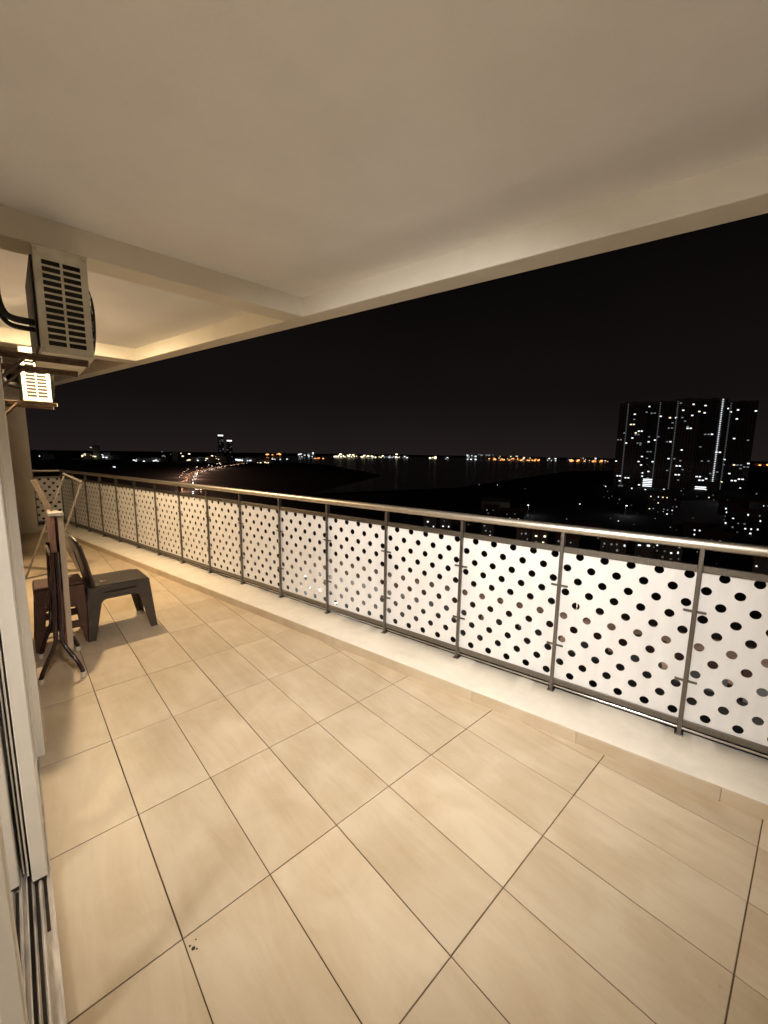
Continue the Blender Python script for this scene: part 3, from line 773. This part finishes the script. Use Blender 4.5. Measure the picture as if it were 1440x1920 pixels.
# ------------------------------------------------------------------ drying rack at the far end
dr = empty('drying_rack', (0.0, 5.0, 0)); tag(dr, 'folding metal drying rack leaning near the far column', 'drying rack')
def rod(a, b_, r_, nm, mt='rack'):
    m_ = MB(); m_.tube([a, b_], r_, 8); return m_.build(nm, M[mt], dr, smooth=True)
rod((0.197, 0.0, 1.211), (-0.250, 0.02, 0.012), 0.011, 'leg')
rod((0.345, -0.10, 1.118), (-0.050, -0.17, 0.012), 0.013, 'leg')
rod((0.19, 0.02, 1.235), (0.356, -0.11, 1.135), 0.016, 'top_bar')
rod((-0.250, 0.02, 0.012), (0.012, 0.13, 0.012), 0.009, 'foot_bar')
rod((-0.045, -0.02, 0.56), (0.135, -0.14, 0.56), 0.008, 'rung')
sl = MB(); sl.add([(-0.115, 0.03, 1.17), (-0.055, 0.03, 1.17), (0.30, 0.03, 0.02), (0.24, 0.03, 0.02), (-0.115, 0.05, 1.17), (-0.055, 0.05, 1.17), (0.30, 0.05, 0.02), (0.24, 0.05, 0.02)],
       [(0,1,2,3),(7,6,5,4),(0,4,5,1),(1,5,6,2),(2,6,7,3),(3,7,4,0)]); sl.build('slat', M['slat'], dr)

# ================================================================== the night city far below
GZ = -55.0
g = MB(); g.add([(-9000, -9000, GZ), (14000, -9000, GZ), (14000, 14000, GZ), (-9000, 14000, GZ)], [(0, 1, 2, 3)])
tag(g.build('ground', M['ground']), kind='structure')
# river and bay: a sheet just above the land
wt = MB()
riv = [(560, 420), (760, 470), (1150, 560), (1500, 640), (2100, 560), (2600, 900), (4700, 900), (5600, 4200), (2600, 5200), (1300, 3000), (1050, 1500), (700, 760), (420, 560), (300, 470)]
wt.add([(a, b_, GZ + 0.4) for a, b_ in riv], [tuple(range(len(riv)))])
tag(wt.build('river', M['water']), kind='structure')

# --- towers
def tower(name, cx, cy, wid, dep, hgt, face, seed, label, nlit=14, strip=(0.2, 'e_strip_dim'), podium=None):
    """face: heading of the long axis; front (lit) side is local -x"""
    rnd = random.Random(seed)
    wid *= 1.09; root = empty(name, (cx, cy, GZ), face)
    tag(root, label, 'tower', 'apartment towers across the river')
    b = MB(); b.box(0, dep, -wid/2, wid/2, 0, hgt); b.box(dep*0.6, dep*0.8, -wid*0.1, wid*0.1, hgt, hgt + 2.5); b.build('body', M['tower'], root)
    nf = int(hgt/3.1)
    sb = MB()
    for i_ in range(1, nf): sb.box(-0.9, 0.0, -wid/2 + 1, wid/2 - 1, i_*3.1, i_*3.1 + 0.3)
    tag(sb.build('balcony_slab', M['slab'], root), kind='stuff')
    nb_ = int(wid/4.4); dk = MB(); li = {'e_white': MB(), 'e_dim': MB(), 'e_warm': MB()}
    lit = {}
    while len(lit) < nlit:
        c_ = (rnd.randrange(nf-1), rnd.randrange(nb_))
        lit[c_] = rnd.choices(['e_white', 'e_dim', 'e_warm'], [6, 6, 1])[0]
        if rnd.random() < 0.25: lit[(c_[0], min(nb_-1, c_[1]+1))] = lit[c_]
    for i_ in range(nf-1):
        for q in range(nb_):
            y0 = -wid/2 + (q + 0.18)*wid/nb_; z0 = i_*3.1 + 0.9
            t_ = li[lit[(i_, q)]] if (i_, q) in lit else dk
            t_.box(-0.12, -0.02, y0, y0 + wid/nb_*0.62, z0, z0 + 1.75)
    tag(dk.build('window', M['window_dark'], root), kind='stuff')
    for kk, mb2 in li.items():
        if mb2.v: tag(mb2.build('lit_window', M[kk], root), kind='stuff')
    ss = MB()
    for i_ in range(nf):
        ss.box(-1.2, -1.0, wid*(strip[0]-0.5) - 0.9, wid*(strip[0]-0.5) + 0.9, i_*3.1 + 0.6, i_*3.1 + 2.0)
    tag(ss.build('stair_light', M[strip[1]], root), kind='stuff')
    if podium:
        pd = MB(); pd.box(-14, 0, -wid/2, wid/2, 0, 16); pbod = pd.build('podium', M['tower'], root)
        pl = MB()
        for q in range(podium[2]): pl.box(-14.3, -14.1, wid*podium[0], wid*podium[1], 2 + q*3.2, 3.4 + q*3.2)
        tag(pl.build('podium_light', M['e_white'], pbod), kind='stuff')
    return root

TL = ['leftmost dark apartment tower across the river, beside the water',
      'apartment tower with glowing podium rows, second from the left',
      'middle apartment tower of the five across the river',
      'apartment tower with the brightest vertical string of stair lights',
      'rightmost and lowest dark apartment tower across the river']
tw = [(862, 255, 42, 20, 157, 0.289, 30, (0.70, 'e_strip_dim'), None),
      (898, 220, 40, 20, 159, 0.241, 26, (0.55, 'e_strip_dim'), (0.05, 0.38, 5)),
      (872, 174, 33, 20, 158, 0.199, 20, (0.92, 'e_strip_dim'), None),
      (908, 145, 34, 20, 159, 0.160, 20, (0.19, 'e_strip'), (-0.1, 0.32, 2)),
      (953, 113, 39, 20, 156, 0.119, 22, (0.85, 'e_strip_dim'), None)]
for q, (a, b_, w_, dp, hg, th, nl_, stp, pod) in enumerate(tw):
    tower('apartment_tower', a, b_, w_, dp, hg, th, 11 + q, TL[q], nl_, stp, pod)

# --- pair of far dark towers beside the road
for q, (ang, dist, top) in enumerate(((1.2065, 2600, 150), (1.1883, 2650, 122))):
    cx, cy = CAM.x + dist*math.cos(ang), CAM.y + dist*math.sin(ang)
    root = empty('far_tower', (cx, cy, GZ), ang)
    tag(root, ('taller' if q == 0 else 'shorter') + ' of two far towers with a lit top beyond the road', 'tower', 'two towers beyond the road')
    b = MB(); b.box(0, 24, -17, 17, 0, top); b.box(6, 18, -9, 9, top, top + 6); b.build('body', M['tower'], root)
    b = MB(); b.box(-1.2, -0.2, -14, 14, top - 9, top - 2); b.build('crown_light', M['e_white'], root)
    b = MB()
    for z in range(12, top - 14, 7):
        for y in (-12, -4, 4, 11):
            if random.random() < 0.10: b.box(-0.6, -0.1, y - 2, y + 2, z, z + 3)
    if b.v: tag(b.build('lit_window', M['e_dim'], root), kind='stuff')

# --- low blocks between the river and the balcony
LOW = [
    ('A', 484, 112, 18, 18.6, 0.23, 'e_warm', 9, 'block with a warm lit corner left of the pale shed'),
    ('B', 476, 98, 12, 11.6, 0.21, 'e_dim', 6, 'small dim lit block next to the pale shed'),
    ('C', 451, 52, 15, 18.3, 0.12, 'e_white', 5, 'block with a vertical string of lights right of the pale shed'),
    ('D', 403, 36, 18, 16.9, 0.09, 'e_white', 12, 'block with a bright grid of windows near the right edge'),
    ('E', 344, 55, 14, 9.6, 0.16, 'e_white', 7, 'low block with a bright doorway above the handrail'),
    ('F', 265, 54, 14, 10.2, 0.20, 'e_white', 9, 'block with a bluish bright facade just under the handrail'),
    ('G', 248, 76, 13, 9.1, 0.29, 'e_dim', 8, 'pale lit house under the handrail left of the bright facade'),
    ('H', 257, 63, 9, 9.8, 0.26, 'e_white', 3, 'narrow dark house with a light on top under the handrail'),
    ('I', 261, 13, 10, 8.7, 0.05, 'e_white', 4, 'house with bright window at the right edge under the handrail'),
    ('J', 315, 198, 12, 9.6, 0.56, 'e_dim', 3, 'small pale house beyond the middle of the handrail'),
    ('K', 218, 187, 9, 10.9, 0.71, 'e_white', 5, 'house with bright stair windows left of its twin'),
    ('L', 227, 180, 8, 11.7, 0.67, 'e_white', 5, 'house with bright stair windows right of its twin'),
    ('M', 238, 152, 8, 10.4, 0.57, 'e_white', 5, 'slim house with a bright column of windows below the handrail'),
    ('N', 233, 123, 8, 10.2, 0.49, 'e_dim', 4, 'slim pale house with a faint front below the handrail'),
    ('O', 230, 111, 9, 11.1, 0.45, 'e_warm', 4, 'house with warm low windows below the handrail'),
    ('P', 246, 101, 13, 6.6, 0.39, 'e_dim', 4, 'low wide dark house with faint windows'),
    ('Q', 290, 106, 18, 8.2, 0.35, 'e_dim', 4, 'wide dark house behind the low ones'),
    ('R', 265, 192, 19, 6.9, 0.63, 'e_dim', 4, 'wide dark hall left of the small pale house'),
    ('S', 321, 41, 15, 8.7, 0.13, 'e_dim', 5, 'dark block right of the bright doorway'),
    ('T', 578, 43, 16, 10.1, 0.08, 'e_white', 3, 'far block with a single bright light near the right edge'),
    ('U', 322, 182, 20, 7.6, 0.52, 'e_warm', 4, 'long dark block with two faint lights'),
]
for nm, cx, cy, w_, h_, th, ek_, nlit, lab in LOW:
    rnd = random.Random(nm)
    root = empty('house_block', (cx, cy, GZ), th)
    tag(root, lab, 'building', 'low buildings between the river and the balcony')
    b = MB(); b.box(0, 12, -w_/2, w_/2, 0, h_); b.build('wall', M['dark_wall'], root)
    b = MB(); b.add([(-0.6, -w_/2-.6, h_), (12.6, -w_/2-.6, h_), (12.6, w_/2+.6, h_), (-0.6, w_/2+.6, h_), (6, -w_/2-.6, h_+2.2), (6, w_/2+.6, h_+2.2)],
                    [(0, 3, 5, 4), (1, 4, 5, 2), (0, 4, 1), (3, 2, 5), (0, 1, 2, 3)]); b.build('roof', M['roof'], root)
    nf = max(2, int(h_/3.0)); nb_ = max(2, int(w_/3.2)); cells = [(i_, q) for i_ in range(nf) for q in range(nb_)]
    if nlit == 5: cells.sort(key=lambda c_: abs(c_[1] - nb_//2))
    else: rnd.shuffle(cells)
    for c_i, (i_, q) in enumerate(cells):
        y0 = -w_/2 + (q + rnd.uniform(0.12, 0.5))*w_/nb_; z0 = i_*h_/nf + rnd.uniform(0.5, 1.1)
        b = MB(); ww = rnd.uniform(0.14, 0.32); hh_ = rnd.uniform(0.6, 1.15); b.box(-0.14, -0.02, y0, y0 + w_/nb_*ww, z0, z0 + hh_)
        wm = rnd.choices([ek_, 'e_dim', 'e_faint', 'e_white'], [5, 3, 2, 1])[0] if c_i < nlit else 'window_dark'; b.build('window', M[wm], root)

# --- pale sheds
for pts, hh, lab in (([(360, 73), (394, 47), (608, 80), (560, 114)], 8.0, 'large shed with a pale metal roof in front of the towers'),
                     ([(362, 241), (374, 215), (417, 240), (404, 269)], 8.0, 'long low shed with a grey roof beyond the railing middle')):
    b = MB(); root = empty('shed', (pts[0][0], pts[0][1], GZ)); P = [(p[0]-pts[0][0], p[1]-pts[0][1]) for p in pts]
    b.prismz(P, 0, hh - 0.5); b.build('wall', M['house'], root)
    b = MB(); b.prismz([(p[0], p[1]) for p in P], hh - 0.49, hh); b.build('roof', M['shed_roof'], root)
    tag(root, lab, 'shed')

# --- street lamps that light parts of the town
def street_lamp(x, y, ang, label, power=0.0, warm=(1.0, 0.75, 0.5), head='e_headlight', hgt=9.0, group='street lamps in the town below', big=1.0):
    root = empty('street_lamp', (x, y, GZ), ang); tag(root, label, 'street lamp', group)
    b = MB(); b.tube([(0, 0, 0), (0, 0, hgt*0.8), (0.5, 0, hgt), (2.2, 0, hgt + 0.3)], [0.14, 0.11, 0.09, 0.07], 6); b.build('pole', M['pole'], root)
    b = MB(); b.box(1.9, 1.9 + 0.9*big, -0.3*big, 0.3*big, hgt + 0.05, hgt + 0.25); b.build('lamp_head', M['pole'], root)
    b = MB(); b.box(1.95, 1.85 + 0.9*big, -0.25*big, 0.25*big, hgt - 0.15*big, hgt + 0.04); b.build('lamp_glass', M[head], root)
    if power > 0:
        ld = bpy.data.lights.new('lamp_light', 'POINT'); ld.energy = power; ld.color = warm; ld.shadow_soft_size = 0.3
        lo_ = bpy.data.objects.new('lamp_light', ld); col.objects.link(lo_); lo_.parent = root; lo_.location = (2.3, 0, hgt - 0.8)
    return root
for q, (x, y, lab) in enumerate(((363, 189, 'bright street lamp alone beyond the middle of the handrail'), (684, 177, 'street lamp at the foot of the left towers'),
        (766, 120, 'street lamp at the foot of the right towers'), (866, 92, 'farthest street lamp near the right edge'), (558, 67, 'street lamp behind the pale shed'), (440, 128, 'street lamp beside the pale shed'))):
    street_lamp(x, y, 3.6, lab, 1500 if q in (0, 4, 5) else 0, (0.95, 0.95, 1.0), hgt=10, big=2.6)

# --- highway on the left with its lamps and traffic
RD = [(110, 372), (135, 454), (160, 534), (196, 648), (251, 823), (312, 1001), (365, 1118), (448, 1263), (560, 1461), (667, 1613), (820, 1850)]
def road_strip(pts, w_, z):
    L = []; Rr = []
    for i_, p in enumerate(pts):
        a = Vector(pts[max(0, i_-1)]); c = Vector(pts[min(len(pts)-1, i_+1)]); t_ = (c - a).normalized(); n_ = Vector((-t_.y, t_.x))
        L.append((p[0] + n_.x*w_/2, p[1] + n_.y*w_/2, z)); Rr.append((p[0] - n_.x*w_/2, p[1] - n_.y*w_/2, z))
    mb = MB(); mb.add(L + Rr, [(i_, i_+1, i_+1+len(L), i_+len(L)) for i_ in range(len(L)-1)]); return mb
tag(road_strip(RD, 26, GZ + 0.7).build('road', M['asphalt']), kind='structure')
mk = MB()
for i_ in range(2, 9):
    a, c = Vector(RD[i_]), Vector(RD[i_+1]); t_ = (c - a).normalized(); n_ = Vector((-t_.y, t_.x)); L_ = (c - a).length; u_ = 0
    while u_ < L_ - 8:
        for off in (-8, -0.3, 8):
            p = a + t_*u_ + n_*off; q_ = p + t_*6
            mk.add([(p.x - n_.x*.15, p.y - n_.y*.15, GZ+.8), (p.x + n_.x*.15, p.y + n_.y*.15, GZ+.8), (q_.x + n_.x*.15, q_.y + n_.y*.15, GZ+.8), (q_.x - n_.x*.15, q_.y - n_.y*.15, GZ+.8)], [(0, 1, 2, 3)])
        u_ += 14
tag(mk.build('lane_markings', M['paint']), kind='structure')
cnt = 0
for i_ in range(1, 8):
    a, c = Vector(RD[i_]), Vector(RD[i_+1]); t_ = (c - a).normalized(); n_ = Vector((-t_.y, t_.x)); L_ = (c - a).length
    ns = max(1, int(L_/62))
    for q in range(ns):
        p = a + t_*((q + 0.5)*L_/ns) + n_*(15 if cnt % 2 else -15); ang = math.atan2(-n_.y if cnt % 2 else n_.y, -n_.x if cnt % 2 else n_.x)
        near = i_ <= 5
        street_lamp(p.x, p.y, ang, 'lamp along the bright highway on the left' , 30000 if near else 24000 if i_ < 8 else 0, (1.0, 0.55, 0.36), 'e_pink' if near else 'e_headlight', 12, 'lamps along the highway', big=3.2)
        cnt += 1
tr_ = MB(); rnd = random.Random(5)
for i_ in range(1, 10):
    a, c = Vector(RD[i_]), Vector(RD[i_+1]); t_ = (c - a).normalized(); n_ = Vector((-t_.y, t_.x)); L_ = (c - a).length; u_ = 0
    while u_ < L_:
        lane = rnd.choice((-9.5, -5.5, 4.5, 8.5)); p = a + t_*u_ + n_*lane
        tr_.box(p.x - 1, p.x + 1, p.y - 2.2, p.y + 2.2, GZ + 0.95, GZ + 2.4, 0)
        tr_.box(p.x - 0.9, p.x + 0.9, p.y - 2.5, p.y - 2.25, GZ + 1.3, GZ + 1.8, 1 if lane < 0 else 2); u_ += rnd.uniform(9, 26)
tag(tag(tr_.build('traffic', [M['tower'], M['e_headlight'], M['e_orange']]), 'stream of cars with lit lamps on the highway', 'traffic'), kind='stuff')

# --- far shore: unresolvable town lights along the horizon
def far_lights(name, label, specs, seed):
    rnd = random.Random(seed); mb = MB(); mats = [M['tower'], M['e_white'], M['e_warm'], M['e_orange'], M['e_yellow'], M['e_dim']]
    for a0, a1, dist, z0, z1, n_, mi, sz in specs:
        for q in range(n_):
            an = rnd.uniform(a0, a1); D_ = dist*rnd.uniform(0.97, 1.06); x_, y_ = CAM.x + D_*math.cos(an), CAM.y + D_*math.sin(an)
            z_ = rnd.uniform(z0, z1) if rnd.random() < 0.45 else z0 + rnd.uniform(0, 3); s_ = sz*rnd.choice((0.6, 0.8, 1.0, 1.3))
            mb.box(x_ - s_, x_ + s_, y_ - s_, y_ + s_, GZ + z_, GZ + z_ + s_*1.3, mi)
            if rnd.random() < 0.5: mb.box(x_ + 12, x_ + 40, y_ + 12, y_ + 40, GZ, GZ + z_ + 14, 0)
    return tag(tag(mb.build(name, mats), label, 'town lights'), kind='stuff')
far_lights('far_shore_town', 'glittering lights of the far shore town along the horizon', [
    (1.0758, 1.1098, 4200, 20, 30, 9, 3, 6), (0.9985, 1.0337, 4200, 6, 46, 26, 1, 4.5), (0.9757, 1.0, 3300, 4, 8, 6, 3, 4),
    (0.8282, 0.9514, 4600, 6, 22, 44, 4, 5.5), (0.895, 0.935, 4600, 8, 34, 18, 4, 7), (0.7710, 0.8282, 4600, 6, 22, 16, 1, 5), (0.790, 0.80, 4600, 10, 60, 4, 4, 6),
    (0.700, 0.716, 4600, 4, 18, 7, 4, 6), (0.672, 0.682, 4600, 4, 18, 6, 1, 5), (0.6041, 0.6278, 4600, 0, 44, 26, 1, 5), (0.5685, 0.6004, 4700, 44, 52, 26, 5, 6),
    (0.4636, 0.5770, 4600, 0, 14, 70, 3, 5.5), (0.48, 0.57, 4600, 14, 48, 14, 2, 5), (0.4300, 0.4500, 4600, 4, 28, 7, 1, 5), (0.3266, 0.4037, 4600, 2, 12, 36, 3, 6), (0.3266, 0.4037, 4600, 12, 34, 10, 1, 5),
    (0.0, 0.0900, 4600, 2, 16, 34, 3, 6), (-0.2, 0.0, 4600, 2, 16, 20, 2, 6)], 3)
far_lights('hillside_town', 'scattered white lights of the dark hillside town on the left', [
    (1.5155, 1.5422, 2600, 10, 16, 3, 1, 3), (1.44, 1.466, 2700, 10, 26, 12, 2, 3), (1.41, 1.435, 2700, 8, 24, 12, 1, 3), (1.447, 1.452, 2700, 60, 64, 2, 1, 2.4),
    (1.3289, 1.3824, 2300, 0, 3, 34, 1, 3), (1.30, 1.325, 2400, 20, 50, 5, 5, 3), (1.24, 1.262, 2300, 2, 8, 16, 1, 4), (1.27, 1.30, 2300, 2, 40, 6, 2, 3),
    (1.14, 1.175, 2300, 4, 10, 18, 1, 4), (1.10, 1.13, 2100, 0, 6, 9, 2, 2.6), (1.20, 1.24, 2000, 0, 30, 9, 2, 2.6), (1.409, 1.415, 1500, 0, 4, 2, 1, 2), (1.06, 1.10, 2900, 0, 10, 5, 1, 3)], 9)

# --- yard and row houses right below, seen through the holes of the panels
yd = MB(); cs = [rail_pt(-150, 108), rail_pt(-150, 156), rail_pt(330, 156), rail_pt(330, 108)]
yd.add([(p.x, p.y, GZ + 0.5) for p in cs], [(0, 1, 2, 3)]); tag(yd.build('street', M['yard']), kind='structure')
hw = MB(); hw.box(-4.2, 4.2, -5, 5, 0, 5.4)
hr_ = MB(); hr_.add([(-4.8, -5.5, 5.4), (4.8, -5.5, 5.4), (4.8, 5.5, 5.4), (-4.8, 5.5, 5.4), (0, -5.5, 8.0), (0, 5.5, 8.0)], [(0, 3, 5, 4), (1, 4, 5, 2), (0, 4, 1), (3, 2, 5), (0, 1, 2, 3)])
hwm = hw.mesh('wall', M['house']); hrm = hr_.mesh('roof', M['roof'])
hwi = MB()
hwi.box(-4.28, -4.21, -0.8, 0.8, 1.0, 2.3); hwim = hwi.mesh('window', M['window_dark'])
for q, s_ in enumerate(range(-60, 260, 13)):
    p = rail_pt(s_, 122 + (q % 3)*0.8); rt = empty('row_house', (p.x, p.y, GZ + 0.5), RTH)
    tag(rt, 'row house with a clay roof seen through the dotted panels', 'house', 'row houses below the balcony')
    place('wall', hwm, rt); place('roof', hrm, rt)
    for yy in (-2.6, 2.4): place('window', hwim, rt, (0, yy, 0))
for q, s_ in enumerate(range(-66, 250, 30)):
    p = rail_pt(s_, 136); street_lamp(p.x, p.y, RTH + math.pi, 'tall lamp on the street below, seen through the dotted panels', 6500, (1.0, 0.74, 0.58), 'e_headlight', 11, 'lamps on the street below')
for q, (s_, t_) in enumerate(((-46, 92), (-41, 97), (-52, 99), (90, 96), (96, 99), (120, 110))):
    p = rail_pt(s_, t_); street_lamp(p.x, p.y, RTH + math.pi, 'white floodlight below the railing, seen through a panel hole', 9000, (0.95, 0.97, 1.0), 'e_headlight', 7, 'floodlights below the balcony', big=3.0)

sg = empty('lit_sign', (62.2, 195.0, GZ), R(-20)); tag(sg, 'small blue lit sign far below, seen through the panels', 'sign')
b = MB(); b.tube([(0, 0, 0), (0, 0, 6.5)], 0.15, 6); b.tube([(0, 5, 0), (0, 5, 6.5)], 0.15, 6); b.build('post', M['pole'], sg)
b = MB(); b.box(-0.25, 0.25, -0.5, 5.5, 6.5, 8.2); b.build('board', M['tower'], sg)
b = MB(); b.box(-0.32, -0.26, -0.2, 2.6, 6.8, 7.9); b.box(-0.32, -0.26, 3.2, 5.2, 6.8, 7.9); b.build('lit_face', M['e_blue'], sg)

# --- small lights strewn over the dark town between the river and the balcony
rnd = random.Random(77); mb = MB()
for q in range(70):
    an = rnd.choices((rnd.uniform(0.02, 0.34), rnd.uniform(0.34, 0.68)), (4, 1))[0]; D_ = rnd.choice((rnd.uniform(230, 420), rnd.uniform(420, 820)))
    x_, y_ = CAM.x + D_*math.cos(an), CAM.y + D_*math.sin(an); s_ = rnd.uniform(0.25, 0.6)*D_/330
    z_ = GZ + rnd.uniform(2, 9)
    mb.box(x_ - s_*0.5, x_ + s_*0.5, y_ - s_*0.5, y_ + s_*0.5, z_, z_ + s_*rnd.uniform(0.6, 1.6), rnd.choices((0, 1, 2, 3), (2, 5, 6, 1))[0])
tag(tag(mb.build('town_lights', [M['e_white'], M['e_dim'], M['e_faint'], M['e_warm']]), 'small lights strewn over the dark town below the towers', 'town lights'), kind='stuff')
